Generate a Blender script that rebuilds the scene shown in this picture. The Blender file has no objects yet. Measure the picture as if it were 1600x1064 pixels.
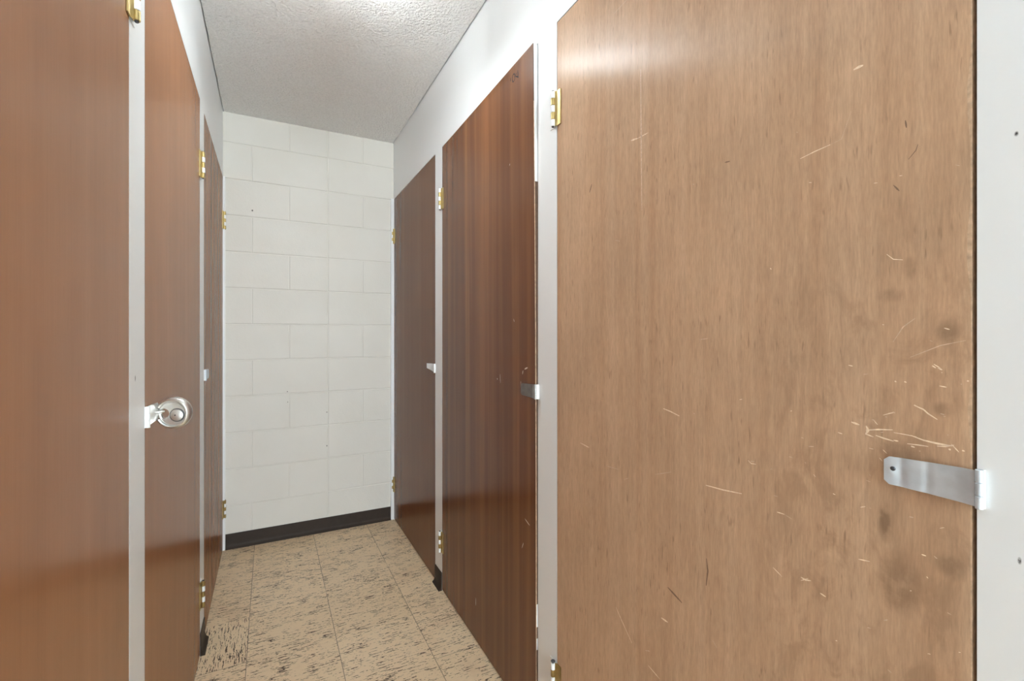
import bpy, bmesh, math, random
from mathutils import Vector, Matrix, noise as mnoise
from mathutils.geometry import delaunay_2d_cdt

scene = bpy.context.scene
COL = scene.collection
# ---------------------------------------------------------------- dimensions (metres)
XL, XR = -0.229, 0.716          # the two corridor faces
YB, YF = 3.039, -5.0           # block wall at the far end, wall behind the camera
H = 2.439
DOOR_TOP = 2.073
PI = math.pi

# ---------------------------------------------------------------- helpers
def link(o, parent=None):
    COL.objects.link(o)
    if parent is not None:
        o.parent = parent
    return o

def obj(name, bm, mats, parent=None, smooth=False, autosmooth=None):
    bmesh.ops.recalc_face_normals(bm, faces=bm.faces[:])
    me = bpy.data.meshes.new(name)
    bm.to_mesh(me); bm.free()
    for m in (mats if isinstance(mats, (list, tuple)) else [mats]):
        me.materials.append(m)
    if smooth or autosmooth:
        for p in me.polygons:
            p.use_smooth = True
        if autosmooth:
            me.set_sharp_from_angle(angle=math.radians(autosmooth))
    return link(bpy.data.objects.new(name, me), parent)

def empty(name, loc, rotz=0.0):
    o = bpy.data.objects.new(name, None)
    o.empty_display_size = 0.05
    o.location = loc; o.rotation_euler = (0, 0, rotz)
    return link(o)

def tag(o, label, cat=None, group=None, kind=None):
    o['label'] = label
    if cat: o['category'] = cat
    if group: o['group'] = group
    if kind: o['kind'] = kind
    return o

def box(bm, x0, x1, y0, y1, z0, z1, mi=0):
    vs = [bm.verts.new(p) for p in ((x0,y0,z0),(x1,y0,z0),(x1,y1,z0),(x0,y1,z0),(x0,y0,z1),(x1,y0,z1),(x1,y1,z1),(x0,y1,z1))]
    fs = [bm.faces.new([vs[i] for i in f]) for f in ((0,3,2,1),(4,5,6,7),(0,1,5,4),(1,2,6,5),(2,3,7,6),(3,0,4,7))]
    for f in fs: f.material_index = mi
    return fs

def prism(bm, prof, z0, z1, mi=0):
    """extrude an (x,y) outline from z0 to z1"""
    a = [bm.verts.new((x, y, z0)) for x, y in prof]
    b = [bm.verts.new((x, y, z1)) for x, y in prof]
    n = len(prof); fs = []
    for i in range(n):
        j = (i+1) % n
        fs.append(bm.faces.new((a[i], a[j], b[j], b[i])))
    fs.append(bm.faces.new(a[::-1])); fs.append(bm.faces.new(b))
    for f in fs: f.material_index = mi

def cyl(bm, c, r, z0, z1, n=20, mi=0, bev=0.0):
    rings = [(r-bev, z0), (r, z0+bev), (r, z1-bev), (r-bev, z1)] if bev else [(r, z0), (r, z1)]
    prev = None; first = None
    for rr, z in rings:
        ring = [bm.verts.new((c[0]+rr*math.cos(2*PI*i/n), c[1]+rr*math.sin(2*PI*i/n), z)) for i in range(n)]
        if prev:
            for i in range(n):
                j = (i+1) % n
                bm.faces.new((prev[i], prev[j], ring[j], ring[i])).material_index = mi
        else:
            first = ring
        prev = ring
    bm.faces.new(first[::-1]).material_index = mi
    bm.faces.new(prev).material_index = mi

def lathe(bm, prof, n=48, axis='z'):
    """revolve (r, h) points; r = 0 at the ends closes the surface"""
    def P(r, h, a):
        if axis == 'z': return (r*math.cos(a), r*math.sin(a), h)
        return (r*math.cos(a), h, r*math.sin(a))
    rows = []
    for r, h in prof:
        if r < 1e-6: rows.append([bm.verts.new(P(0, h, 0))])
        else: rows.append([bm.verts.new(P(r, h, 2*PI*i/n)) for i in range(n)])
    for a, b in zip(rows, rows[1:]):
        for i in range(n):
            j = (i+1) % n
            q = [a[i % len(a)], a[j % len(a)], b[j % len(b)], b[i % len(b)]]
            u = []
            for v in q:
                if v not in u: u.append(v)
            if len(u) > 2: bm.faces.new(u)

def tube(bm, pts, r, n=12):
    pts = [Vector(p) for p in pts]
    prev = None; first = None
    for k, p in enumerate(pts):
        t = (pts[min(k+1, len(pts)-1)] - pts[max(k-1, 0)]).normalized()
        a = t.cross(Vector((0, 0, 1)))
        if a.length < 1e-4 or abs(t.z) > .999: a = t.cross(Vector((0, 1, 0)))
        if k and a.dot(la) < 0: a = -a
        a.normalize(); la = a.copy(); b = t.cross(a)
        ring = [bm.verts.new(p + r*(math.cos(2*PI*i/n)*a + math.sin(2*PI*i/n)*b)) for i in range(n)]
        if prev:
            for i in range(n):
                j = (i+1) % n
                bm.faces.new((prev[i], prev[j], ring[j], ring[i]))
        else: first = ring
        prev = ring
    bm.faces.new(first[::-1]); bm.faces.new(prev)

# ---------------------------------------------------------------- materials
def srgb(r, g, b):
    f = lambda c: c/12.92 if c <= .04045 else ((c+.055)/1.055)**2.4
    return (f(r/255), f(g/255), f(b/255), 1)

class NT:
    def __init__(s, name):
        s.m = bpy.data.materials.new(name); s.m.use_nodes = True
        s.t = s.m.node_tree; s.t.nodes.clear()
        s.out = s.n('ShaderNodeOutputMaterial')
        s.b = s.n('ShaderNodeBsdfPrincipled')
        s.l(s.b.outputs[0], s.out.inputs[0])
    def n(s, typ, **kw):
        o = s.t.nodes.new(typ)
        for k, v in kw.items(): setattr(o, k, v)
        return o
    def l(s, a, b): s.t.links.new(a, b)
    def put(s, v, sock):
        if isinstance(v, bpy.types.NodeSocket): s.l(v, sock)
        else: sock.default_value = v
    def coords(s, off=(0, 0, 0), world=False):
        o = s.n('ShaderNodeNewGeometry').outputs['Position'] if world else s.n('ShaderNodeTexCoord').outputs['Object']
        if any(off):
            a = s.n('ShaderNodeVectorMath', operation='ADD'); s.l(o, a.inputs[0]); a.inputs[1].default_value = off
            o = a.outputs[0]
        return o
    def mul3(s, v, sc):
        a = s.n('ShaderNodeVectorMath', operation='MULTIPLY'); s.l(v, a.inputs[0]); a.inputs[1].default_value = sc
        return a.outputs[0]
    def noise(s, v, sc, detail=2.0, rough=.5, dist=0.0):
        o = s.n('ShaderNodeTexNoise'); s.l(s.mul3(v, sc), o.inputs['Vector'])
        o.inputs['Scale'].default_value = 1; o.inputs['Detail'].default_value = detail
        o.inputs['Roughness'].default_value = rough; o.inputs['Distortion'].default_value = dist
        return o.outputs['Fac']
    def ramp(s, v, stops, interp='LINEAR'):
        o = s.n('ShaderNodeValToRGB'); s.l(v, o.inputs[0]); cr = o.color_ramp; cr.interpolation = interp
        while len(cr.elements) < len(stops): cr.elements.new(.5)
        for e, (p, c) in zip(cr.elements, stops):
            e.position = p; e.color = c if len(c) == 4 else (*c, 1)
        return o.outputs[0]
    def rng(s, v, a, b, c=0.0, d=1.0, smooth=True):
        o = s.n('ShaderNodeMapRange'); o.interpolation_type = 'SMOOTHSTEP' if smooth else 'LINEAR'
        s.l(v, o.inputs[0])
        for i, x in enumerate((a, b, c, d)): o.inputs[i+1].default_value = x
        return o.outputs[0]
    def math(s, op, a, b=None, c=None):
        o = s.n('ShaderNodeMath', operation=op)
        s.put(a, o.inputs[0])
        if b is not None: s.put(b, o.inputs[1])
        if c is not None: s.put(c, o.inputs[2])
        return o.outputs[0]
    def mix(s, f, a, b, mode='MIX'):
        o = s.n('ShaderNodeMix', data_type='RGBA', blend_type=mode)
        s.put(f, o.inputs[0]); s.put(a, o.inputs[6]); s.put(b, o.inputs[7])
        return o.outputs[2]
    def xyz(s, v):
        o = s.n('ShaderNodeSeparateXYZ'); s.l(v, o.inputs[0]); return o.outputs
    def comb(s, x, y, z):
        o = s.n('ShaderNodeCombineXYZ')
        for i, q in enumerate((x, y, z)): s.put(q, o.inputs[i])
        return o.outputs[0]
    def bump(s, h, strength, dist):
        o = s.n('ShaderNodeBump'); o.inputs['Strength'].default_value = strength; o.inputs['Distance'].default_value = dist
        s.l(h, o.inputs['Height']); s.l(o.outputs[0], s.b.inputs['Normal']); return o
    def blob(s, v, c, r):
        """soft elliptical mask around c with radii r (a stain with its own place)"""
        a = s.n('ShaderNodeVectorMath', operation='SUBTRACT'); s.l(v, a.inputs[0]); a.inputs[1].default_value = c
        q = s.mul3(a.outputs[0], tuple(1/x for x in r))
        d = s.n('ShaderNodeVectorMath', operation='LENGTH'); s.l(q, d.inputs[0])
        return s.rng(d.outputs['Value'], 1.0, .25, 0, 1)
    def set(s, **kw):
        for k, v in kw.items(): s.put(v, s.b.inputs[k.replace('_', ' ')])

def plain(name, col, rough=.5, metal=0.0, var=.06, scale=30, bump=0.0, spec=.5):
    t = NT(name); v = t.coords()
    n = t.noise(v, (scale,)*3, 3)
    lo = tuple(c*(1-var) for c in col[:3])+(1,); hi = tuple(min(1, c*(1+var)) for c in col[:3])+(1,)
    t.set(Base_Color=t.ramp(n, [(.3, lo), (.7, hi)]), Roughness=rough, Metallic=metal, Specular_IOR_Level=spec)
    if bump: t.bump(n, bump, .002)
    return t.m

def wood(name, dark, mid, light, seed=0.0, ribbon=.5, fine=.12, mottle=.12, rough=.3, aniso=.85, pores=.35, stains=(), spec=.5, wear=0.0, gx=620, gz=11, bump=.22):
    t = NT(name); v = t.coords((seed, 0, seed*.37))
    rb = t.noise(v, (13, 1, .22), 3, .6, .3)
    col = t.ramp(rb, [(.5-ribbon*.4, dark), (.5, mid), (.5+ribbon*.4, light)])
    ff = t.noise(v, (gx, 1, gz), 3, .65)
    f2 = t.noise(v, (gx*.27, 1, gz*.22), 2, .6)
    g = t.rng(t.math('ADD', t.math('MULTIPLY', ff, .6), t.math('MULTIPLY', f2, .4)), .3, .7, 1-fine, 1+fine, False)
    col = t.mix(1.0, col, t.comb(g, g, g), 'MULTIPLY')
    mt = t.rng(t.noise(v, (5.5, 1, 3.5), 4, .6), .3, .7, 1-mottle, 1+mottle, False)
    col = t.mix(1.0, col, t.comb(mt, mt, mt), 'MULTIPLY')
    if pores:
        pn = t.noise(v, (210, 1, 26), 2, .5)
        pm = t.math('MULTIPLY', t.rng(pn, .60, .72, 0, pores), t.rng(t.noise(v, (9, 1, 7), 2), .42, .62, .15, 1))
        col = t.mix(pm, col, tuple(c*.5 for c in dark[:3])+(1,))
    if wear:
        # handled, dirty area close to the latch edge of the door: blotchy brown
        x = t.xyz(t.coords())
        wn = t.noise(v, (24, 1, 11), 5, .65, .6)
        wm = t.math('MULTIPLY', t.rng(wn, .48, .66, 0, wear), t.math('MULTIPLY', t.rng(x[0], -.52, -.72, 0, 1), t.rng(x[2], 1.45, 1.1, .15, 1)))
        col = t.mix(wm, col, tuple(c*.75 for c in dark[:3])+(1,))
    for (cx, cz, rx, rz, k) in stains:
        vv = t.coords()
        w = t.noise(vv, (70, 1, 55), 2)
        mk = t.math('MULTIPLY', t.blob(vv, (cx, 0, cz), (rx, 1.0, rz)), t.rng(w, .3, .55, .3*k, k))
        col = t.mix(mk, col, tuple(c*.42 for c in dark[:3])+(1,))
    t.set(Base_Color=col, Roughness=rough, Anisotropic=aniso, Specular_IOR_Level=spec)
    t.l(t.comb(0.0, 1.0, 0.0), t.b.inputs['Tangent'])
    t.bump(t.math('ADD', ff, t.math('MULTIPLY', f2, .5)), bump, .00035)
    return t.m

def paint(name, col, marks=(), rough=.38, world=True):
    t = NT(name); v = t.coords(world=world)
    n = t.noise(v, (3, 3, 3), 3)
    c = t.ramp(n, [(.3, tuple(q*.985 for q in col[:3])+(1,)), (.7, col)])
    for (p, r) in marks:
        w = t.noise(v, (400, 400, 400), 2)
        c = t.mix(t.math('MULTIPLY', t.blob(v, p, r), t.rng(w, .3, .5, .5, 1)), c, (.045, .042, .045, 1))
    t.set(Base_Color=c, Roughness=rough)
    t.bump(t.noise(v, (140, 140, 60), 3), .12, .001)
    return t.m

WHITE = paint('white wall paint', (.835, .858, .875, 1), marks=[((XR, .194, 1.4165), (.01, .0022, .0035)), ((XR, .1916, .956), (.01, .002, .005)), ((XL, 1.130, 1.115), (.01, .004, .008))])
WHITE_EDGE = paint('white paint on metal', (.83, .855, .875, 1), world=False, rough=.35)
BLOCK = None
VOID = plain('unlit closet lining', (.05, .045, .04, 1), .8)

def make_block():
    t = NT('painted concrete block'); v = t.coords(world=True)
    n = t.noise(v, (4, 4, 4), 3)
    c = t.ramp(n, [(.3, (.70, .682, .632, 1)), (.7, (.73, .716, .672, 1))])
    for p, r in [((.311, YB, .519), .0045), ((.311, YB, .724), .004), ((-.086, YB, 1.905), .006), ((.094, YB, .862), .0035), ((.096, YB, .80), .003)]:
        c = t.mix(t.blob(v, p, (r, .02, r*1.2)), c, (.03, .025, .025, 1))
    t.set(Base_Color=c, Roughness=.55)
    t.bump(t.math('ADD', t.noise(v, (120, 120, 120), 4, .7), t.noise(v, (28, 28, 28), 2)), .25, .0025)
    return t.m
BLOCK = make_block()

def make_ceiling():
    t = NT('sprayed popcorn ceiling'); v = t.coords(world=True)
    n1 = t.noise(v, (80, 80, 80), 3, .65)
    vo = t.n('ShaderNodeTexVoronoi'); t.l(t.mul3(v, (95, 95, 95)), vo.inputs['Vector']); vo.inputs['Scale'].default_value = 1
    h = t.math('SUBTRACT', n1, t.math('MULTIPLY', vo.outputs['Distance'], .45))
    c = t.ramp(h, [(.1, (.86, .865, .865, 1)), (.6, (.95, .955, .955, 1))])  # pits tinted darker, their shade deepened in the colour
    t.set(Base_Color=c, Roughness=.9, Specular_IOR_Level=.2)
    t.bump(h, 1.0, .011)
    return t.m
CEIL = make_ceiling()

def make_floor():
    t = NT('vinyl tile with dark flecks'); v = t.coords(world=True)
    X, Y, Z = t.xyz(v)
    TX, TY = .3085, .304
    ux = t.math('DIVIDE', t.math('SUBTRACT', X, .234), TX); uy = t.math('DIVIDE', t.math('SUBTRACT', Y, 1.654), TY)
    ix, iy = t.math('FLOOR', ux), t.math('FLOOR', uy)
    fx, fy = t.math('SUBTRACT', ux, ix), t.math('SUBTRACT', uy, iy)
    wn = t.n('ShaderNodeTexWhiteNoise', noise_dimensions='2D'); t.l(t.comb(ix, iy, 0.0), wn.inputs['Vector'])
    rnd = wn.outputs['Value']
    # one tile beside the wall is laid with its flecks the other way
    turned = t.math('MULTIPLY', t.math('COMPARE', ix, -2.0, .1), t.math('COMPARE', iy, 1.0, .1))
    off = t.math('MULTIPLY', rnd, 7.3)
    a = t.comb(t.math('ADD', X, off), t.math('ADD', Y, off), 0.0)
    b = t.comb(t.math('ADD', Y, off), t.math('ADD', X, off), 0.0)
    m = t.n('ShaderNodeMix', data_type='VECTOR'); t.l(turned, m.inputs[0]); t.l(a, m.inputs[4]); t.l(b, m.inputs[5])
    p = m.outputs[1]
    big = t.noise(p, (21, 200, 1), 3, .55, .25)
    small = t.noise(p, (105, 290, 1), 2, .5, .15)
    clump = t.noise(p, (6, 13, 1), 2, .5)
    k = t.math('ADD', t.math('MULTIPLY', big, .62), t.math('ADD', t.math('MULTIPLY', small, .30), t.math('MULTIPLY', clump, .16)))
    k = t.math('ADD', t.math('ADD', k, .03), t.math('MULTIPLY', turned, .022))
    fleck = t.rng(k, .624, .645, 0, 1.0)
    soft = t.rng(t.noise(p, (22, 90, 1), 4, .65), .5, .75, 0, .2)
    base = t.ramp(t.math('ADD', t.math('MULTIPLY', rnd, .5), t.math('MULTIPLY', t.noise(v, (3, 3, 3), 2), .5)), [(.25, FLOOR_A), (.75, FLOOR_B)])
    col = t.mix(soft, base, FLOOR_S)
    # worn brown traffic marks along the doors
    ed = t.math('MULTIPLY', t.rng(t.noise(v, (5, 4, 1), 3, .6), .45, .7, 0, .35), t.rng(t.math('ABSOLUTE', t.math('SUBTRACT', X, .243)), .2, .42, 0, 1))
    col = t.mix(ed, col, FLOOR_S)
    col = t.mix(fleck, col, FLOOR_D)
    # joints
    dx = t.math('MULTIPLY', t.math('MINIMUM', fx, t.math('SUBTRACT', 1.0, fx)), TX)
    dy = t.math('MULTIPLY', t.math('MINIMUM', fy, t.math('SUBTRACT', 1.0, fy)), TY)
    jx = t.math('MULTIPLY', t.rng(dx, .0016, .0006, 0, .75), t.rng(t.noise(v, (1, 5, 1), 2), .36, .46, .25, 1))
    strong = t.math('ADD', t.math('MULTIPLY', t.math('COMPARE', ix, 1.0, .1), t.math('LESS_THAN', Y, 1.8)), t.math('MULTIPLY', t.math('COMPARE', ix, -2.0, .1), t.math('LESS_THAN', Y, 2.1)))
    jy = t.math('MULTIPLY', t.rng(dy, .0016, .0006, 0, 1), t.math('ADD', .10, t.math('MULTIPLY', strong, .6)))
    col = t.mix(t.math('MAXIMUM', jx, jy), col, (.06, .042, .03, 1))
    t.set(Base_Color=col, Roughness=.42, Specular_IOR_Level=.4)
    t.bump(t.noise(v, (60, 60, 60), 3), .05, .001)
    return t.m

FLOOR_A, FLOOR_B, FLOOR_S, FLOOR_D = (.81,.63,.415,1), (.87,.69,.47,1), (.58,.39,.24,1), (.085,.048,.026,1)
LAMP_COL, FILL_COL = (.92, 1.0, 1.02), (.87, .98, 1.03)
P_LAMP, P_BOT, P_FILL_LAMP, P_FILL_DOOR, EXPOSURE = 25.0, 125.0, 30.0, 160.0, 0.22  # second lamp and doorway strengths drive added fill sources
P_CHEEK = 5.5

# scratches on the wide tan door: (metres along the corridor, height), width, kind
SCRATCHES = [([(0.3521, 1.5653), (0.3454, 1.566), (0.3403, 1.5655)], 0.00351, 0),
 ([(0.7985, 1.6323), (0.7775, 1.6291)], 0.00354, 0),
 ([(0.7775, 1.6291), (0.7455, 1.6294)], 0.00166, 0),
 ([(0.4252, 1.4667), (0.4032, 1.4704), (0.3824, 1.4727)], 0.00152, 0),
 ([(0.3824, 1.4727), (0.3673, 1.4753), (0.3551, 1.5092)], 0.00072, 1),
 ([(0.3132, 1.3045), (0.3059, 1.2968), (0.2956, 1.2946)], 0.00132, 0),
 ([(0.8558, 1.9507), (0.8083, 1.9556)], 0.00147, 1),
 ([(0.7681, 1.7761), (0.7663, 1.6119), (0.7644, 1.4678)], 0.00486, 1),
 ([(0.2899, 1.4207), (0.2822, 1.4294), (0.2801, 1.4362)], 0.0016, 2),
 ([(0.2931, 1.4714), (0.2918, 1.4614)], 0.00203, 2),
 ([(0.3059, 1.3929), (0.2994, 1.3834)], 0.00165, 2),
 ([(0.5571, 1.5043), (0.5468, 1.503)], 0.00226, 2),
 ([(0.9505, 1.5571), (0.9406, 1.5755)], 0.00402, 2),
 ([(0.5978, 0.9204), (0.5601, 0.9228), (0.5239, 0.9272)], 0.00342, 0),
 ([(0.7023, 1.0474), (0.6823, 1.0441), (0.6605, 1.0386)], 0.00334, 0),
 ([(0.8497, 0.5641), (0.8274, 0.5416), (0.796, 0.512)], 0.00219, 0),
 ([(0.7079, 0.6155), (0.6904, 0.616)], 0.00392, 0),
 ([(0.4242, 0.8307), (0.4172, 0.8299), (0.4093, 0.8321)], 0.00231, 0),
 ([(0.4242, 0.8255), (0.4132, 0.8338)], 0.00116, 0),
 ([(0.4615, 0.917), (0.4495, 0.9174)], 0.00202, 0),
 ([(0.4495, 0.9174), (0.4367, 0.9139)], 0.001, 1),
 ([(0.5118, 0.9869), (0.5062, 0.9831), (0.4976, 0.9841)], 0.00161, 0),
 ([(0.4683, 0.8261), (0.4533, 0.8178)], 0.00132, 0),
 ([(0.9899, 0.9176), (0.9523, 0.9134)], 0.0023, 0),
 ([(0.3962, 0.8203), (0.3883, 0.8188)], 0.00187, 0),
 ([(0.3462, 0.8915), (0.3324, 0.8942)], 0.00139, 0),
 ([(0.583, 0.6429), (0.5743, 0.6338)], 0.00116, 1),
 ([(0.7457, 0.4938), (0.7126, 0.4866)], 0.00161, 0),
 ([(0.2837, 1.1115), (0.2745, 1.1064), (0.262, 1.0971)], 0.00118, 0),
 ([(0.6132, 1.1895), (0.5918, 1.1922)], 0.00119, 1),
 ([(0.7241, 0.9067), (0.6814, 0.9229)], 0.00131, 1),
 ([(0.5963, 0.7855), (0.5933, 0.7636), (0.5971, 0.735)], 0.00378, 2),
 ([(0.6904, 0.6868), (0.6537, 0.674)], 0.00382, 2),
 ([(0.8842, 0.8843), (0.8414, 0.8872)], 0.00151, 1),
 ([(0.3063, 1.1897), (0.2953, 1.2093), (0.283, 1.2197)], 0.00106, 1),
 ([(0.2883, 1.1707), (0.2582, 1.1863), (0.2351, 1.1927)], 0.001, 1),
 ([(0.2646, 1.1635), (0.2582, 1.159)], 0.00116, 0),
 ([(0.2457, 1.1466), (0.2307, 1.1452)], 0.00119, 0),
 ([(0.3374, 1.07), (0.3228, 1.0735), (0.3064, 1.076)], 0.00187, 0),
 ([(0.3368, 1.0759), (0.3345, 1.0705), (0.3374, 1.0641)], 0.00346, 0),
 ([(0.3374, 1.0648), (0.3283, 1.0626)], 0.00172, 0),
 ([(0.3255, 1.0651), (0.3162, 1.0631), (0.3056, 1.0615)], 0.00218, 0),
 ([(0.3056, 1.0727), (0.2933, 1.0725), (0.2814, 1.0718)], 0.00114, 0),
 ([(0.2873, 1.0725), (0.2746, 1.069), (0.2606, 1.0677), (0.2472, 1.0677)], 0.00203, 0),
 ([(0.2912, 1.0613), (0.2794, 1.062), (0.2699, 1.0623)], 0.00159, 0),
 ([(0.2615, 1.0646), (0.2534, 1.0658), (0.2455, 1.0692)], 0.00138, 0),
 ([(0.2481, 1.0698), (0.2412, 1.0617)], 0.00113, 0),
 ([(0.3173, 1.0933), (0.3098, 1.0969), (0.3045, 1.099)], 0.00108, 0),
 ([(0.2843, 1.111), (0.2746, 1.107), (0.2699, 1.1024), (0.2611, 1.0967)], 0.00173, 0),
 ([(0.355, 1.0781), (0.3449, 1.0758)], 0.00265, 0),
 ([(0.2873, 1.0591), (0.2833, 1.0582)], 0.00209, 0),
 ([(0.2507, 1.0635), (0.2485, 1.0628)], 0.0019, 0),
 ([(0.2386, 1.0645), (0.2361, 1.0639)], 0.00194, 0),
 ([(0.2344, 1.1457), (0.2323, 1.1458)], 0.00148, 0),
 ([(0.3045, 1.1394), (0.3025, 1.1383)], 0.00165, 0),
 ([(0.2943, 1.1397), (0.2917, 1.1387)], 0.00163, 0),
 ([(0.2661, 1.1616), (0.2625, 1.1589)], 0.00156, 0),
 ([(0.2606, 1.159), (0.2565, 1.157)], 0.00154, 0),
 ([(0.3586, 1.1567), (0.3532, 1.1557)], 0.00178, 0),
 ([(0.3272, 1.084), (0.3233, 1.0796)], 0.00102, 0),
 ([(0.3056, 1.0627), (0.3004, 1.0625)], 0.00165, 0),
 ([(0.2593, 1.1376), (0.2525, 1.1366)], 0.00123, 0),
 ([(0.6277, 1.4865), (0.6243, 1.4841)], 0.00163, 1),
 ([(0.2883, 0.8764), (0.2866, 0.8773)], 0.00098, 0),
 ([(0.4185, 1.0068), (0.4164, 1.0056)], 0.00099, 1),
 ([(0.4308, 1.5096), (0.4287, 1.5079)], 0.001, 1),
 ([(0.252, 1.0796), (0.2504, 1.0802)], 0.00084, 1),
 ([(0.3788, 0.9715), (0.3753, 0.9707)], 0.00123, 0),
 ([(0.4423, 1.0097), (0.4369, 1.0094)], 0.00156, 1),
 ([(0.2879, 1.0319), (0.2829, 1.0328)], 0.0012, 0),
 ([(0.4236, 1.043), (0.4196, 1.0426)], 0.00121, 1),
 ([(0.2446, 1.3993), (0.2405, 1.3969)], 0.00071, 1),
 ([(0.3163, 0.8237), (0.3121, 0.827)], 0.00133, 1),
 ([(0.3336, 1.0467), (0.3282, 1.046)], 0.00075, 0),
 ([(0.2576, 1.1543), (0.2563, 1.1535)], 0.00115, 1),
 ([(0.2891, 0.9696), (0.2846, 0.9699)], 0.00136, 1),
 ([(0.4728, 0.9823), (0.4698, 0.9834)], 0.00088, 1),
 ([(0.853, 1.4193), (0.8352, 1.4141)], 0.00131, 1),
 ([(0.3203, 1.0699), (0.3167, 1.0712)], 0.00114, 1),
 ([(0.3175, 1.0479), (0.313, 1.0439)], 0.0008, 0),
 ([(0.8226, 0.8686), (0.8067, 0.8762)], 0.00142, 1),
 ([(0.5074, 0.9869), (0.5005, 0.9876)], 0.00188, 1),
 ([(0.2519, 0.8683), (0.2482, 0.8677)], 0.00096, 1),
 ([(0.3181, 1.2126), (0.3161, 1.2121)], 0.00121, 0),
 ([(0.3753, 0.763), (0.373, 0.7638)], 0.00128, 0),
 ([(0.5282, 1.0873), (0.5227, 1.0889)], 0.0009, 0),
 ([(0.4123, 1.4269), (0.4082, 1.4257)], 0.00111, 0),
 ([(0.4057, 0.992), (0.4026, 0.9889)], 0.00105, 0),
 ([(0.4123, 1.0319), (0.4051, 1.0333)], 0.00092, 0),
 ([(0.754, 0.5204), (0.7412, 0.5269)], 0.00234, 1),
 ([(0.3438, 0.9633), (0.3378, 0.9665)], 0.00115, 0),
 ([(0.3301, 1.0856), (0.3262, 1.0846)], 0.00123, 1),
 ([(0.312, 0.7619), (0.3079, 0.7603)], 0.00135, 1),
 ([(0.2584, 1.1044), (0.2544, 1.1035)], 0.00137, 1),
 ([(0.3067, 1.0993), (0.3039, 1.0982)], 0.00133, 1),
 ([(0.2417, 0.8272), (0.2397, 0.8281)], 0.00077, 0),
 ([(0.3342, 1.0125), (0.3312, 1.0092)], 0.00069, 1),
 ([(0.3327, 0.9668), (0.3311, 0.9658)], 0.00102, 1),
 ([(0.3403, 1.1452), (0.3346, 1.1462)], 0.00098, 1),
 ([(0.3215, 1.0362), (0.318, 1.0326)], 0.00082, 0),
 ([(0.4668, 0.9416), (0.4601, 0.9419)], 0.00144, 1),
 ([(0.2445, 1.0297), (0.2412, 1.03)], 0.0007, 0),
 ([(0.2589, 0.9661), (0.2546, 0.9686)], 0.00072, 0),
 ([(0.2557, 1.1013), (0.2533, 1.1017)], 0.0008, 1),
 ([(0.6257, 1.0497), (0.6229, 1.0482)], 0.00187, 1),
 ([(0.2766, 0.9272), (0.2719, 0.9272)], 0.00133, 0),
 ([(0.2964, 1.0121), (0.2931, 1.0142)], 0.0008, 0),
 ([(0.328, 1.4016), (0.3234, 1.4009)], 0.00078, 0),
 ([(0.3369, 1.0022), (0.3316, 1.0014)], 0.00078, 1),
 ([(0.4402, 1.0805), (0.4376, 1.0815)], 0.00124, 0),
 ([(0.3356, 0.8038), (0.331, 0.8051)], 0.00112, 1),
 ([(0.3723, 1.0604), (0.3663, 1.0594)], 0.00118, 0),
 ([(0.2716, 0.9021), (0.27, 0.9006)], 0.00107, 0),
 ([(0.2996, 1.4028), (0.2961, 1.4024)], 0.00071, 0),
 ([(0.315, 1.0915), (0.3129, 1.0916)], 0.00132, 1),
 ([(0.2793, 1.0545), (0.2774, 1.0549)], 0.00101, 1),
 ([(0.2547, 1.2073), (0.2496, 1.2054)], 0.00125, 0),
 ([(0.2707, 0.808), (0.2676, 0.8091)], 0.00091, 0),
 ([(0.2686, 1.1923), (0.2656, 1.1909)], 0.00064, 1),
 ([(0.4729, 1.3064), (0.4709, 1.304)], 0.00177, 0),
 ([(0.2398, 1.1415), (0.2385, 1.1416)], 0.00118, 1),
 ([(0.2643, 0.9305), (0.2612, 0.9283)], 0.00135, 1)]
NUMBER = [
[(1.3634, 2.0463), (1.3655, 2.0344)] ,
[(1.3505, 2.0439), (1.3527, 2.0371), (1.3495, 2.0257), (1.3421, 2.0221), (1.3327, 2.0274), (1.3337, 2.0405), (1.3389, 2.047), (1.3474, 2.0463), (1.3505, 2.0439)] ,
[(1.3223, 2.0417), (1.3285, 2.0331), (1.306, 2.0197)] ,
[(1.3121, 2.0443), (1.3091, 2.0178)] ,
]
FLOOR = make_floor()
BASE = plain('brown vinyl cove base', (.036, .024, .017, 1), .5, var=.12, spec=.2)
BRASS = plain('brass', (.54, .42, .19, 1), .42, 1.0, var=.12, scale=60)
BRASS_DULL = plain('tarnished brass', (.40, .30, .13, 1), .40, 1.0, var=.25, scale=60)
STEEL = plain('galvanised steel', (.64, .71, .78, 1), .48, .6, var=.10, scale=45, bump=.1)
STEEL_RUB = plain('tarnished steel', (.34, .35, .35, 1), .35, .9, var=.15, scale=60)
STEEL_DARK = plain('dark rivet steel', (.10, .10, .11, 1), .5, .8)
CHROME = plain('brushed stainless steel', (.78, .78, .76, 1), .36, .9, var=.06, scale=80)
BARE = plain('bare veneer in the scratches', (.88, .70, .53, 1), .6, var=.2, scale=200)
FAINT = plain('faint rubbed varnish', (.62, .45, .32, 1), .5, var=.2, scale=200)
GOUGE = plain('dark gouge', (.22, .13, .08, 1), .6, var=.2, scale=200)
INK = plain('grey marker ink', (.02, .015, .016, 1), .9, var=.2, spec=0.0)
PLY = plain('raw plywood edge', (.55, .38, .25, 1), .7, var=.25, scale=120)
EDGE_DARK = plain('stained door edge', (.12, .065, .04, 1), .6, var=.2, scale=120)

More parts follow.
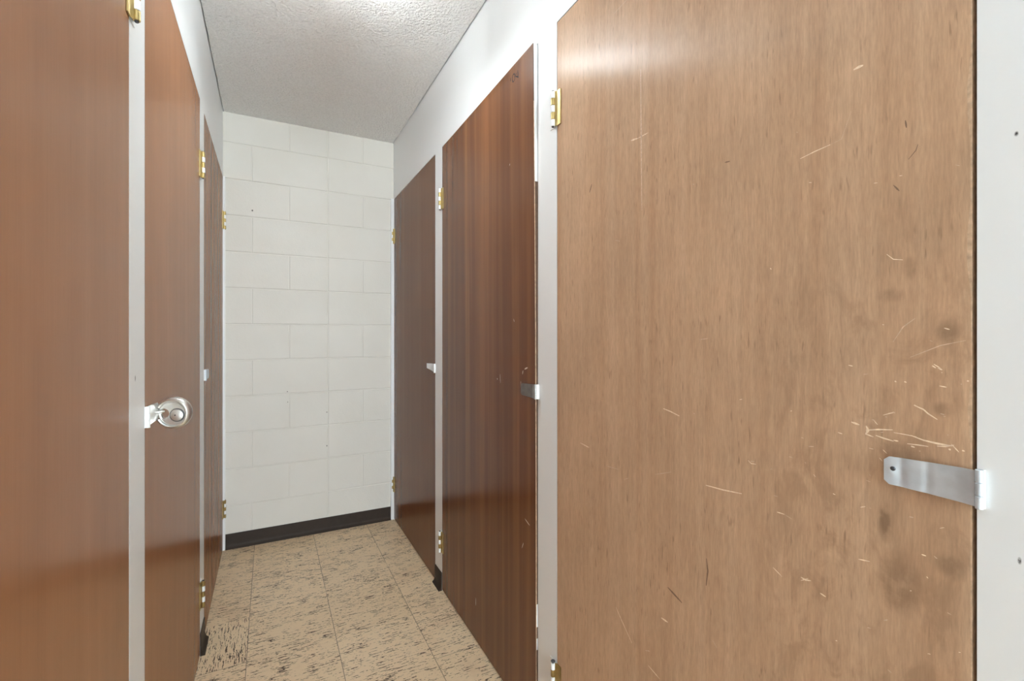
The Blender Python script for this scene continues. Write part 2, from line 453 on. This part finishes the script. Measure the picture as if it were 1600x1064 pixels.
W_near_R = wood('worn tan veneer', srgb(178, 142, 113), srgb(193, 160, 131), srgb(202, 171, 143), 3.1, .75, .19, .08, .31, .88, .6, spec=.13, gx=420, gz=44, bump=.3,
                stains=[(-.783, .9538, .010, .030, .75), (-.849, .9245, .02, .02, .5), (-.846, 1.2015, .016, .02, .5), (-.843, 1.1096, .014, .012, .45), (-.81, 1.283, .010, .02, .35), (-.79, 1.25, .02, .012, .3), (-.80, .88, .03, .05, .45), (-.795, 1.052, .03, .018, .4)], wear=.5)
W_mid_R = wood('red brown ribbon veneer', srgb(92, 56, 33), srgb(110, 68, 40), srgb(142, 91, 55), 11.7, .62, .06, .06, .26, .7, .10, spec=.42, bump=.10)
W_far_R = wood('dark brown veneer', srgb(106, 67, 40), srgb(115, 73, 44), srgb(122, 80, 50), 23.3, .8, .05, .05, .26, .7, .08, spec=.22, bump=.08)
W_near_L = wood('smooth tan veneer', srgb(153, 104, 70), srgb(160, 110, 75), srgb(165, 115, 80), 31.9, .8, .05, .05, .27, .7, .08, spec=.6, bump=.10)
W_mid_L = wood('light brown veneer', srgb(156, 103, 64), srgb(162, 108, 68), srgb(169, 115, 75), 47.2, .8, .05, .05, .27, .7, .08, spec=.38, bump=.10)
W_far_L = wood('striped brown veneer', srgb(132, 86, 54), srgb(154, 104, 66), srgb(172, 122, 82), 59.5, .6, .06, .05, .27, .7, .08, spec=.18, bump=.10)

# ---------------------------------------------------------------- the setting
def struct(name, bm, mats, label, **kw):
    return tag(obj(name, bm, mats, **kw), label, kind='structure')

bm = bmesh.new(); box(bm, -1.0, 1.5, YF-.1, YB+.15, -.08, 0)
struct('floor', bm, FLOOR, 'beige vinyl tile floor with dark brown flecks')
bm = bmesh.new()
# the sprayed board stops just short of both side walls: a ragged dark crack stays open there
n = 420; rows = []
for i in range(n+1):
    y = YF-.1 + (YB+.15-YF+.1)*i/n
    gl = max(.0006, .0042 + .0016*mnoise.noise(Vector((y*9, 1.7, 1))) + .0018*mnoise.noise(Vector((y*38, .9, 5))))
    gr = max(.0006, .0042 + .0016*mnoise.noise(Vector((y*9, 4.1, 1))) + .0020*mnoise.noise(Vector((y*38, 2.6, 5))))
    if y > 2.5 and mnoise.noise(Vector((y*13, 3, 9))) > .02: gr = .0004
    rows.append([bm.verts.new((x, y, z)) for x, z in ((XL+gl, H), (XR-gr, H), (XR-gr, H+.06), (XL+gl, H+.06))])
for p, q in zip(rows, rows[1:]):
    for j in range(4):
        k = (j+1) % 4
        bm.faces.new((p[j], p[k], q[k], q[j]))
bm.faces.new(rows[0]); bm.faces.new(rows[-1])
box(bm, -1.0, 1.5, YF-.1, YB+.15, H+.08, H+.16)
struct('ceiling', bm, CEIL, 'grey white sprayed popcorn ceiling')

# door openings along both faces: (y0, y1)
OPEN_R = [(.2256, 1.1005), (1.2045, 2.0795), (2.1805, 3.0235)]
OPEN_L = [(.215, 1.0865), (1.2065, 2.0705), (2.1925, 3.0235)]
random.seed(5)
def side_wall(name, x_in, sgn, openings, label):
    """front skin with openings, header, dark closet box behind"""
    bm = bmesh.new(); T = .04
    x0, x1 = (x_in, x_in+T) if sgn > 0 else (x_in-T, x_in)
    top = DOOR_TOP+.003
    ys = [YF] + [q for o in openings for q in o] + [YB]
    for i in range(0, len(ys), 2):
        box(bm, x0, x1, ys[i], ys[i+1], 0, top)
    box(bm, x0, x1, YF, YB, top, H+.0795)
    # lining behind
    xo = x1 if sgn > 0 else x0
    xb = xo + sgn*.55
    a, b = min(xo+sgn*.5, xb), max(xo+sgn*.5, xb)
    box(bm, a, b, YF, YB, 0, H+.0795, 1)
    return struct(name, bm, [WHITE, VOID], label)
side_wall('wall_right', XR, 1, OPEN_R, 'white painted plaster wall framing three wooden storage doors, one with a bare steel hasp')
side_wall('wall_left', XL, -1, OPEN_L, 'white painted plaster wall framing the padlocked storage door')
bm = bmesh.new()
box(bm, -1.0, XL+.03, YF-.1, YF, 0, H); box(bm, XR-.03, 1.5, YF-.1, YF, 0, H); box(bm, XL+.03, XR-.03, YF-.1, YF, 2.34, H)  # opening left in this unseen wall to admit the added fill light
struct('wall_front', bm, WHITE, 'unseen white wall behind the viewer with an opening added for fill light')

# end wall of painted concrete block, running bond with one straight control joint
def block_wall():
    bm = bmesh.new()
    zj = [.2408 + .2032*k for k in range(-1, 11)]
    XC = .317
    full, odd, even = [XC], [.1043, .522], [-.0875, .722]
    w, e = .0024, .0022            # half width of the joint, width of its slope
    def lines(js, w):
        return [q for j in js for q in (j-w-e, j-w, j+w, j+w+e)]
    xs = sorted(set([XL-.04, XR+.04] + lines(full+odd+even[:1], w*.8)))
    zs = sorted(set([0, H] + [z for z in lines(zj, w) if 0 < z < H]))
    def prof(d, w): d = abs(d); return 1.0 if d <= w+1e-6 else max(0.0, 1-(d-w)/e)
    def depth(x, z):
        d = 0
        for j in zj:
            d = max(d, .0036*prof(z-j, w))
        d = max(d, .0032*prof(x-XC, w*.8))
        row = math.floor((zj[-1]-z)/.2032)      # 0 is the course under the topmost joint
        for j in (even if row % 2 == 0 else odd):
            d = max(d, .0020*prof(x-j, w*.8))
        return d
    # extra lines so that head joints stop at the bed joints
    grid = [[bm.verts.new((x, YB+depth(x, z), z)) for x in xs] for z in zs]
    for r0, r1 in zip(grid, grid[1:]):
        for i in range(len(xs)-1):
            bm.faces.new((r0[i], r0[i+1], r1[i+1], r1[i]))
    # close the back
    Yk = YB+.12
    b = [bm.verts.new(p) for p in ((xs[0], Yk, 0), (xs[-1], Yk, 0), (xs[-1], Yk, H), (xs[0], Yk, H))]
    bm.faces.new(b)
    bm.faces.new([b[0], b[1]] + [v for v in grid[0]][::-1])
    bm.faces.new([b[3], b[2]] + [v for v in grid[-1]][::-1])
    bm.faces.new([b[0], b[3]] + [r[0] for r in grid][::-1])
    bm.faces.new([b[1], b[2]] + [r[-1] for r in grid][::-1])
    return struct('wall_back', bm, BLOCK, 'off white painted concrete block wall at the end of the passage')
block_wall()

# cove base: thin at the top, toe sweeping out at the floor
PROF = [(0, 0), (0, .083), (.0028, .0835), (.0034, .080), (.0036, .026), (.0052, .016), (.009, .008), (.0155, .0025), (.0165, 0)]
def cove(name, a, b, nrm, label, ret=0):
    """base from point a to b on the floor; nrm points into the corridor"""
    bm = bmesh.new()
    a, b, nrm = Vector((*a, 0)), Vector((*b, 0)), Vector((*nrm, 0))
    ends = []
    for p in (a, b):
        ends.append([bm.verts.new(p + nrm*(d+.0002) + Vector((0, 0, z+.0002))) for d, z in PROF])
    n = len(PROF)
    for i in range(n):
        j = (i+1) % n
        bm.faces.new((ends[0][i], ends[0][j], ends[1][j], ends[1][i]))
    bm.faces.new(ends[0]); bm.faces.new(ends[1][::-1])
    return struct(name, bm, BASE, label, autosmooth=50)
cove('baseboard_back', (XL+.012, YB), (XR-.02, YB), (0, -1), 'dark brown vinyl cove base along the block wall')
for nm, x, nx, spans in (('baseboard_right', XR, -1, [(2.0815, 2.1785), (1.1035, 1.2020)]), ('baseboard_left', XL, 1, [(2.0725, 2.1905), (1.0885, 1.2045)])):
    for (y0, y1) in spans:
        cove(nm, (x, y0), (x, y1), (nx, 0), 'short piece of brown cove base on the white post between two doors')

# slim white stops in the two far corners that carry the last hinges
for i, (xa, xb, side) in enumerate(((XR-.019, XR+.03, 'dark door with the white hasp'), (XL-.03, XL+.011, 'striped brown door'))):
    bm = bmesh.new(); box(bm, xa, xb, 3.0245, YB-.0006, .0004, DOOR_TOP+.002)
    struct('trim_%d' % (i+1), bm, WHITE, 'slim white corner stop between the block wall and the %s' % side)

# ---------------------------------------------------------------- doors
# door frame of reference: x runs along the wall, y points into the corridor, z up,
# origin at the hinge edge on the floor; s = +1 on one side, -1 on the other (the door spans -s*W .. 0)
def sliver(pts, w, rnd):
    """closed outline of a tapering scratch along pts"""
    P = [Vector(p) for p in pts]
    if len(P) == 2: P = [P[0], P[0].lerp(P[1], .35), P[0].lerp(P[1], .7), P[1]]
    L, R = [], []
    for k in range(1, len(P)-1):
        t = (P[k+1]-P[k-1]).normalized(); n = Vector((-t.y, t.x))
        ww = w*.5*rnd.uniform(.7, 1.2)
        L.append(P[k]+n*ww); R.append(P[k]-n*ww)
    t = (P[1]-P[0]).normalized(); n = Vector((-t.y, t.x)); L.insert(0, P[0]+n*w*.22); R.insert(0, P[0]-n*w*.22)
    t = (P[-1]-P[-2]).normalized(); n = Vector((-t.y, t.x)); L.append(P[-1]+n*w*.22); R.append(P[-1]-n*w*.22)
    return L + R[::-1]

def panel_mesh(W, s, z0, z1, thick, marks, proud=None, edge_chips=None, latch_paint=False, seed=1):
    """slab whose front skin carries its scratches as faces of the same sheet. mats: 0 wood, 1 bare, 2 faint, 3 gouge, 4 ink, 5 edge, 6 white, 7 ply"""
    rnd = random.Random(seed)
    xa, xb = (-W, 0.0) if s > 0 else (0.0, W)
    nz = 60
    border = [(xa, z0), (xb, z0)]
    zsteps = [z0+(z1-z0)*i/nz for i in range(nz+1)]
    border += [(xb, z) for z in zsteps[1:]] + [(xa, z) for z in zsteps[::-1][:-1]]
    verts = [Vector(p) for p in border]; faces = [list(range(len(border)))]; kinds = [0]
    polys = list(marks)
    if edge_chips:
        xe = -W if s > 0 else W
        d = 1 if s > 0 else -1
        inner = [Vector((xe + d*(edge_chips*rnd.uniform(.55, 1.1) + (edge_chips*2.2 if rnd.random() < .08 else 0)), z)) for z in zsteps]
        polys.append(([Vector((xe, z)) for z in zsteps] + inner[::-1], 7))
    for pl, k in polys:
        pl = [Vector(p) for p in pl]
        if sum(a.x*b.y-b.x*a.y for a, b in zip(pl, pl[1:]+pl[:1])) < 0: pl = pl[::-1]
        b = len(verts); verts += [Vector(p) for p in pl]; faces.append(list(range(b, b+len(pl)))); kinds.append(k)
    ov, oe, of, ovo, oeo, ofo = delaunay_2d_cdt(verts, [], faces, 1, 1e-5)
    bm = bmesh.new()
    pr = proud or (lambda x, z: 0.0)
    V = [bm.verts.new((p[0], pr(p[0], p[1]), p[1])) for p in ov]
    for f, src in zip(of, ofo):
        try: q = bm.faces.new([V[i] for i in f])
        except ValueError: continue
        q.material_index = kinds[max(src)] if src else 0
    # walk the outline for the sides
    bm.edges.ensure_lookup_table()
    be = [e for e in bm.edges if len(e.link_faces) == 1]
    back = {}
    for e in be:
        for v in e.verts:
            if v not in back: back[v] = bm.verts.new((v.co.x, v.co.y-thick, v.co.z))
    xl = -W if s > 0 else W
    zbrk = 1.66
    for e in be:
        a, b = e.verts
        mi = 5
        if abs(a.co.x-xl) < 1e-4 and abs(b.co.x-xl) < 1e-4:
            if latch_paint:
                z = (a.co.z+b.co.z)/2
                # two lamination lines: face veneer strip then painted core
                m1 = [bm.verts.new((v.co.x, v.co.y-.0022, v.co.z)) for v in (a, b)]
                f1 = bm.faces.new((a, b, m1[1], m1[0])); f1.material_index = 7 if z < 1.9 else 5
                f2 = bm.faces.new((m1[0], m1[1], back[b], back[a]))
                f2.material_index = 6 if (z > zbrk or z < .40 and rnd.random() < .4) else 5
                continue
            mi = 7 if edge_chips else 5
        bm.faces.new((a, b, back[b], back[a])).material_index = mi
    bvs = [v for v in back.values()]
    cx = (xa+xb)/2; cz = (z0+z1)/2
    bvs.sort(key=lambda v: math.atan2((v.co.z-cz)/(z1-z0), (v.co.x-cx)/W))
    bm.faces.new(bvs).material_index = 5
    bmesh.ops.remove_doubles(bm, verts=bm.verts[:], dist=1e-6)
    return bm

def hinge(door, s, z, metal, white_idx, head=False):
    """five-knuckle butt hinge: leaf on the door, painted leaf on the post"""
    hh, n = .098, 5
    ax, ay, r = .007, .0098, .0062
    h0 = z-hh/2; seg = hh/n
    def kn(bm, idx):
        for i in idx: cyl(bm, (s*ax, ay), r, h0+i*seg+.0004, h0+(i+1)*seg-.0004, 20, 0, .0007)
    brass_idx = [i for i in range(n) if i not in white_idx]
    bm = bmesh.new()
    out = [(-.020, .0006), (-.020, .0030), (-.004, .0032), (.001, .0066), (.0045, .0110), (.0062, .0092), (.003, .0046), (-.003, .0006)]
    prism(bm, [(s*x, y) for x, y in out], h0+.0006, h0+hh-.0006)
    kn(bm, brass_idx)
    hg = obj('hinge', bm, metal, door, autosmooth=35)
    bm = bmesh.new()
    out = [(.0076, .0096), (.0098, .0112), (.0125, .0052), (.016, .0026), (.034, .0024), (.034, .0006), (.0145, .0006), (.011, .0040)]
    prism(bm, [(s*x, y) for x, y in out], h0+.0006, h0+hh-.0006)
    kn(bm, white_idx)
    lf = obj('frame_leaf', bm, WHITE_EDGE, hg, autosmooth=35)
    lf['label'] = 'white painted hinge leaf on the post'
    bm = bmesh.new()
    cyl(bm, (s*ax, ay), .0036, h0-.0026, h0+hh+.0026, 14, 0, .0008)
    if head: cyl(bm, (s*ax, ay), .0062, h0+hh+.0006, h0+hh+.0062, 18, 0, .0018)
    obj('hinge_pin', bm, STEEL_DARK, hg, autosmooth=35)
    return hg

def build_door(side, y_hinge, W, mats, label, marks=(), proud=None, chips=None, latch_paint=False, metals=(BRASS, BRASS_DULL), heads=(False, False), z1=DOOR_TOP, seed=1):
    s = 1 if side == 'R' else -1
    d = empty('locker_door', (XR if s > 0 else XL, y_hinge, 0), PI/2 if s > 0 else -PI/2)
    tag(d, label, 'door', 'brown wooden storage doors along the passage')
    bm = panel_mesh(W, s, .007, z1, .034, marks, proud, chips, latch_paint, seed)
    obj('panel', bm, mats, d)
    wi = [0, 2, 4] if s > 0 else [1, 3]
    hinge(d, s, 1.8315, metals[0], wi, heads[0])
    hinge(d, s, .2295, metals[1], wi, heads[1])
    return d

def wm(w): return [w, BARE, FAINT, GOUGE, INK, EDGE_DARK, WHITE_EDGE, PLY]

rnd = random.Random(2)
YH_R = [1.0985, 2.0775, 3.0215]; YH_L = [1.0845, 2.0685, 3.0215]
marks = []
for pts, w, k in SCRATCHES:
    loc = [(y-YH_R[0], z) for y, z in pts]
    if any(x < -.8665 or x > -.002 or z < .012 for x, z in loc): continue
    marks.append((sliver(loc, w, rnd), 1+k))
build_door('R', YH_R[0], .8685, wm(W_near_R), 'wide tan door covered in pale scratches, closed by a bare steel hasp without a lock', marks, chips=.0013, seed=3, heads=(False, True))

marks = []
for st in NUMBER:
    for a, b in zip(st, st[1:]):
        marks.append((sliver([(y-YH_R[1], z) for y, z in (a, b)], .0042, rnd), 4))
for (x, z, dx, dz, w) in [(-.62, 1.06, -.004, -.03, .002), (-.80, 1.09, -.02, .006, .004), (-.79, 1.085, .004, -.012, .003), (-.775, 1.03, .0, .02, .003), (-.73, 1.24, .004, .01, .002), (-.80, .62, -.03, -.01, .003), (-.60, 1.04, .004, .004, .003), (-.40, .14, .0, .03, .002), (-.78, .52, -.01, .02, .002), (-.70, 1.76, -.004, .006, .002)]:
    marks.append((sliver([(x, z), (x+dx, z+dz)], w, rnd), 2))
marks_mid = marks
def proud_mid(x, z):
    a = max(0.0, -x/.8685)
    t = max(0.0, (z-.3)/1.77)
    return a*a*(.0045 + .0105*t*t)
build_door('R', YH_R[1], .869, wm(W_mid_R), 'red brown door standing slightly proud of its post, with small handwritten digits near the top', marks_mid, proud=proud_mid, chips=None, latch_paint=True, seed=4)
build_door('R', YH_R[2], .839, wm(W_far_R), 'dark brown door beside the block wall, fitted with a white painted hasp', seed=5)
build_door('L', YH_L[0], .868, wm(W_near_L), 'smooth tan door with no hasp in sight, next to the post of the padlocked door', seed=6, z1=DOOR_TOP)
build_door('L', YH_L[1], .860, wm(W_mid_L), 'brown door locked with the round silver padlock', seed=7)
build_door('L', YH_L[2], .827, wm(W_far_L), 'striped brown door between the padlocked door and the block wall', seed=8)

# ---------------------------------------------------------------- hasps
HG = 'hinged metal hasps on the door posts'
def build_hasp(side, y_edge, zc, label, metal, length=.092, h1=.0185, h0=.0215, lift=.004, knuckle_mat=None, rivet=True, staple=False, taper=0.0, proud=0.0, slant=0.0):
    """strap hinged on the post (local +s*x side) and lying across the door (towards -s*x)"""
    s = -1 if side == 'R' else 1
    o = empty('hasp', (XR if s < 0 else XL, y_edge, zc), PI/2 if s < 0 else -PI/2)
    tag(o, label, 'hasp', HG)
    ax, ay, r = .0035, .0062+proud, .0036
    # strap: grid with chamfered end and two shallow dents
    bm = bmesh.new(); nx, nz = 34, 12; t = .0014
    def hh(u):
        h = h0 + (h1-h0)*min(1, u*1.15)
        d = (1-u)*length
        if d < .0055: h -= (.0055-d)*.9
        if taper: h = h0 + (h0*.55-h0)*u
        return h
    front, back = [], []
    for i in range(nx+1):
        u = i/nx; a = -.0005 - u*length; rf, rb = [], []
        for j in range(nz+1):
            v = -1+2*j/nz; z = v*hh(u) - slant*u
            dent = -.0016*math.exp(-((u-.80)/.06)**2) * (1-.5*abs(v)) - .0013*math.exp(-((u-.50)/.05)**2)*(1-.35*(v+.2)**2) + .0010*math.exp(-((u-.92)**2+(v*.3)**2)/.004)
            if not rivet: dent = 0.0
            y = ay - .002*min(1, u*6) + lift*u*u + dent
            rf.append(bm.verts.new((s*a, y, z))); rb.append(bm.verts.new((s*a, y-t, z)))
        front.append(rf); back.append(rb)
    for i in range(nx):
        for j in range(nz):
            bm.faces.new((front[i][j], front[i][j+1], front[i+1][j+1], front[i+1][j]))
            bm.faces.new((back[i][j], back[i+1][j], back[i+1][j+1], back[i][j+1]))
    for i in range(nx):
        for j in (0, nz): bm.faces.new((front[i][j], front[i+1][j], back[i+1][j], back[i][j]))
    for j in range(nz):
        for i in (0, nx): bm.faces.new((front[i][j], front[i][j+1], back[i][j+1], back[i][j]))
    st = obj('strap', bm, metal, o, autosmooth=40)
    # barrel in three segments
    bm = bmesh.new(); hb = .0225
    for k in range(3):
        cyl(bm, (s*ax, ay), r, -hb+k*.015+.0003, -hb+(k+1)*.015-.0003, 18, 0, .0005)
    cyl(bm, (s*ax, ay), r*.55, -hb+.0005, hb-.0005, 12)
    kb = obj('barrel', bm, knuckle_mat or metal, o, autosmooth=35)
    if knuckle_mat: kb['label'] = 'white painted barrel'
    bm = bmesh.new()
    prism(bm, [(s*x, y) for x, y in ((.0044, .0006), (.0044, ay), (.0060, ay), (.0066, .0030), (.0072, .0022), (.0072, .0006))], -.0218, .0218)
    ml = obj('mounting_leaf', bm, WHITE_EDGE, o, autosmooth=35); ml['label'] = 'white painted leaf on the post'
    if rivet:
        yy = ay - .002 + lift*.82 + .0002
        bm = bmesh.new(); lathe(bm, [(0, .0011), (.0016, .0010), (.0028, .0003), (.0030, -.001), (0, -.001)], 20, 'y')
        rv = obj('rivet', bm, STEEL_DARK, st, smooth=True); rv.location = (-s*length*.90, yy, .003-slant*.9); rv['label'] = 'dark rivet in the strap end'
    if staple:
        xs_, d, g = -s*.070, .0205, .0062
        bm = bmesh.new()
        pts = [(xs_-g, .0008, 0), (xs_-g, .0145, 0)] + [(xs_-g*math.cos(a), .0145+(d-.0145)*math.sin(a), 0) for a in [PI*k/10 for k in range(1, 10)]] + [(xs_+g, .0145, 0), (xs_+g, .0008, 0)]
        tube(bm, pts, .0021, 10)
        obj('staple', bm, CHROME, o, autosmooth=40)
    return o
build_hasp('R', .2252, 1.0250, 'bare galvanised hasp strap with a dark rivet across the scratched tan door', STEEL, length=.0862, h1=.0180, h0=.0205, lift=.006)
build_hasp('R', 1.2030, 1.0275, 'small steel hasp on the slightly ajar red brown door', STEEL_RUB, length=.085, lift=.002, proud=.0065, rivet=False)
build_hasp('R', 2.1790, 1.0340, 'white painted hasp on the dark door beside the block wall', WHITE_EDGE, length=.088, h0=.0215, taper=1, lift=.012, rivet=False, slant=-.008)
build_hasp('L', 1.2075, 1.0280, 'steel hasp with white painted barrel held shut by the round padlock', CHROME, length=.086, h1=.0190, knuckle_mat=WHITE_EDGE, rivet=False, staple=True, lift=.004)
build_hasp('L', 2.1915, 1.0380, 'small steel hasp on the striped door beyond the padlocked one', STEEL, length=.086, rivet=False, lift=.004)

# ---------------------------------------------------------------- round padlock
def padlock():
    o = empty('disc_padlock', (-.1905, 1.2850, 1.0225), math.radians(-17))
    tag(o, 'round silver disc padlock hanging from the hasp of the brown door', 'padlock')
    R, T = .0355, .0115
    bm = bmesh.new()
    prof = [(0, -T+.0026), (.0245, -T+.0026), (.0250, -T+.0058), (.0268, -T+.0058), (.0274, -T+.0004), (.0300, -T-.0006), (.0330, -T+.0012), (.0350, -T+.0050), (R, 0), (.0350, T-.0050), (.0330, T-.0012), (.0300, T), (0, T)]
    lathe(bm, prof, 96, 'y')
    body = obj('body', bm, CHROME, o)
    # cut the round shackle window and the throat beside it
    bm = bmesh.new()
    n = 40; cxw, rw = -.0170, .0112
    pts = []
    for i in range(n):
        a = 2*PI*i/n; pts.append((cxw+rw*math.cos(a), rw*math.sin(a)))
    va = [bm.verts.new((x, -.03, z)) for x, z in pts]; vb = [bm.verts.new((x, .03, z)) for x, z in pts]
    for i in range(n):
        j = (i+1) % n; bm.faces.new((va[i], va[j], vb[j], vb[i]))
    bm.faces.new(va[::-1]); bm.faces.new(vb)
    c1 = obj('cut', bm, CHROME)
    bm = bmesh.new(); q = [(-.045, -.019), (-.0185, -.0105), (-.0185, .0105), (-.045, .019)]
    va = [bm.verts.new((x, -.03, z)) for x, z in q]; vb = [bm.verts.new((x, .03, z)) for x, z in q]
    for i in range(4):
        j = (i+1) % 4; bm.faces.new((va[i], va[j], vb[j], vb[i]))
    bm.faces.new(va[::-1]); bm.faces.new(vb)
    c2 = obj('cut', bm, CHROME)
    for c in (c1, c2):
        c.parent = o
        md = body.modifiers.new('cut', 'BOOLEAN'); md.operation = 'DIFFERENCE'; md.object = c; md.solver = 'EXACT'
    bpy.context.view_layer.update()
    dg = bpy.context.evaluated_depsgraph_get()
    me = bpy.data.meshes.new_from_object(body.evaluated_get(dg))
    body.modifiers.clear(); old = body.data; body.data = me; me.name = 'body'
    for p in me.polygons: p.use_smooth = True
    me.set_sharp_from_angle(angle=math.radians(32))
    for c in (c1, c2): bpy.data.objects.remove(c, do_unlink=True)
    # lock core with keyhole
    bm = bmesh.new(); lathe(bm, [(0, -.0016), (.0112, -.0016), (.0126, -.0008), (.0132, .003), (0, .003)], 40, 'y')
    core = obj('lock_core', bm, CHROME, o, autosmooth=40); core.location = (.0098, -T+.0010, -.004)
    bm = bmesh.new(); lathe(bm, [(0, -.0020), (.0017, -.0020), (.0017, .001), (0, .001)], 16, 'y')
    kh = obj('keyhole', bm, STEEL_DARK, core); kh.location = (-.0025, 0, 0); kh['label'] = 'black keyhole'
    # groove ring around the core
    bm = bmesh.new(); lathe(bm, [(.0134, -.0004), (.0146, -.0009), (.0152, .0004), (.0134, .0006), (.0134, -.0004)], 40, 'y')
    rg = obj('core_ring', bm, STEEL_DARK, o, smooth=True); rg.location = (.0098, -T+.0022, -.004)
    # curved shackle closing the throat
    bm = bmesh.new()
    tube(bm, [(.0285*math.cos(a), 0, .0285*math.sin(a)) for a in [math.radians(134+92*k/16) for k in range(17)]], .0046, 16)
    sh = obj('shackle', bm, CHROME, o, autosmooth=40); sh['label'] = 'polished curved shackle'
    return o
padlock()

# ---------------------------------------------------------------- ceiling lamps: one known by its glare, one added as fill
def lantern(label, y, power, pb):
    """ceiling lamp, box form made up to even the light: glowing cheeks towards the side walls, opal panes facing along the passage and down"""
    o = empty('ceiling_light', (.243, y, H))
    tag(o, label, 'light', 'box lamps on the passage ceiling')
    w, d, h0, h1 = .078, .050, -.024, -.135
    bm = bmesh.new(); box(bm, -w-.006, w+.006, -d-.004, d+.004, h0, -.0004)
    bmesh.ops.bevel(bm, geom=[e for e in bm.edges], offset=.004, segments=2, affect='EDGES')
    obj('base_plate', bm, WHITE_EDGE, o, autosmooth=40)
    for sx in (-1, 1):
        bm = bmesh.new(); x0, x1 = sorted((sx*w, sx*(w+.006))); box(bm, x0, x1, -d-.004, d-.012, h1-.022, h0)  # cheeks shaped to shield the side walls, weak glow added to soften that
        m = NT('frosted glass cheek'); m.set(Base_Color=(.85, .85, .83, 1), Emission_Color=(*LAMP_COL, 1), Emission_Strength=P_CHEEK, Roughness=.4)
        obj('side_cheek', bm, m.m, o)
    for nm, dims, pw in (('diffuser', (-d, -d+.003, h1+.004, h0), power), ('diffuser', (d-.003, d, h1+.004, h0), power), ('diffuser', (-d, d, h1, h1+.003), pb)):
        bm = bmesh.new(); box(bm, -w, w, dims[0], dims[1], dims[2], dims[3])
        m = NT('opal glass pane'); m.set(Base_Color=(.9, .9, .88, 1), Emission_Color=(*LAMP_COL, 1), Emission_Strength=pw, Roughness=.3)
        obj(nm, bm, m.m, o)
    return o
lantern('box ceiling lamp above the padlocked door, mirrored as glare on the scratched tan door', 1.50, P_LAMP, P_BOT)
lantern('unseen box lamp added overhead behind the viewer as fill light', -1.05, P_FILL_LAMP, P_FILL_LAMP)  # unseen lamp added to brighten the near part of the passage

w = bpy.data.worlds.new('World'); scene.world = w; w.use_nodes = True
w.node_tree.nodes['Background'].inputs[0].default_value = (.9, .95, 1, 1)
w.node_tree.nodes['Background'].inputs[1].default_value = .3

# fill light added in the made-up opening behind the viewer
la = bpy.data.lights.new('added_fill_light', 'AREA'); la.shape = 'RECTANGLE'; la.size = .86; la.size_y = 2.2
la.energy = P_FILL_DOOR; la.color = FILL_COL
lo = bpy.data.objects.new('added_fill_light', la); COL.objects.link(lo)
lo.location = ((XL+XR)/2, YF-.03, 1.2); lo.rotation_euler = (PI/2, 0, 0)

# ---------------------------------------------------------------- camera and view
cam = bpy.data.cameras.new('Camera'); cam.sensor_width = 36; cam.sensor_fit = 'HORIZONTAL'
cam.lens = 727.16/1600*36; cam.shift_y = -10/1600; cam.clip_start = .01
co = bpy.data.objects.new('Camera', cam); COL.objects.link(co)
co.location = (0, 0, 1.2); co.rotation_euler = (PI/2, 0, -.4806)
scene.camera = co
vs = scene.view_settings
vs.view_transform = 'Standard'; vs.look = 'None'; vs.gamma = 1; vs.use_curve_mapping = False; vs.exposure = EXPOSURE
scene.cycles.use_denoising = True
scene.cycles.max_bounces = 14; scene.cycles.diffuse_bounces = 10; scene.cycles.glossy_bounces = 6
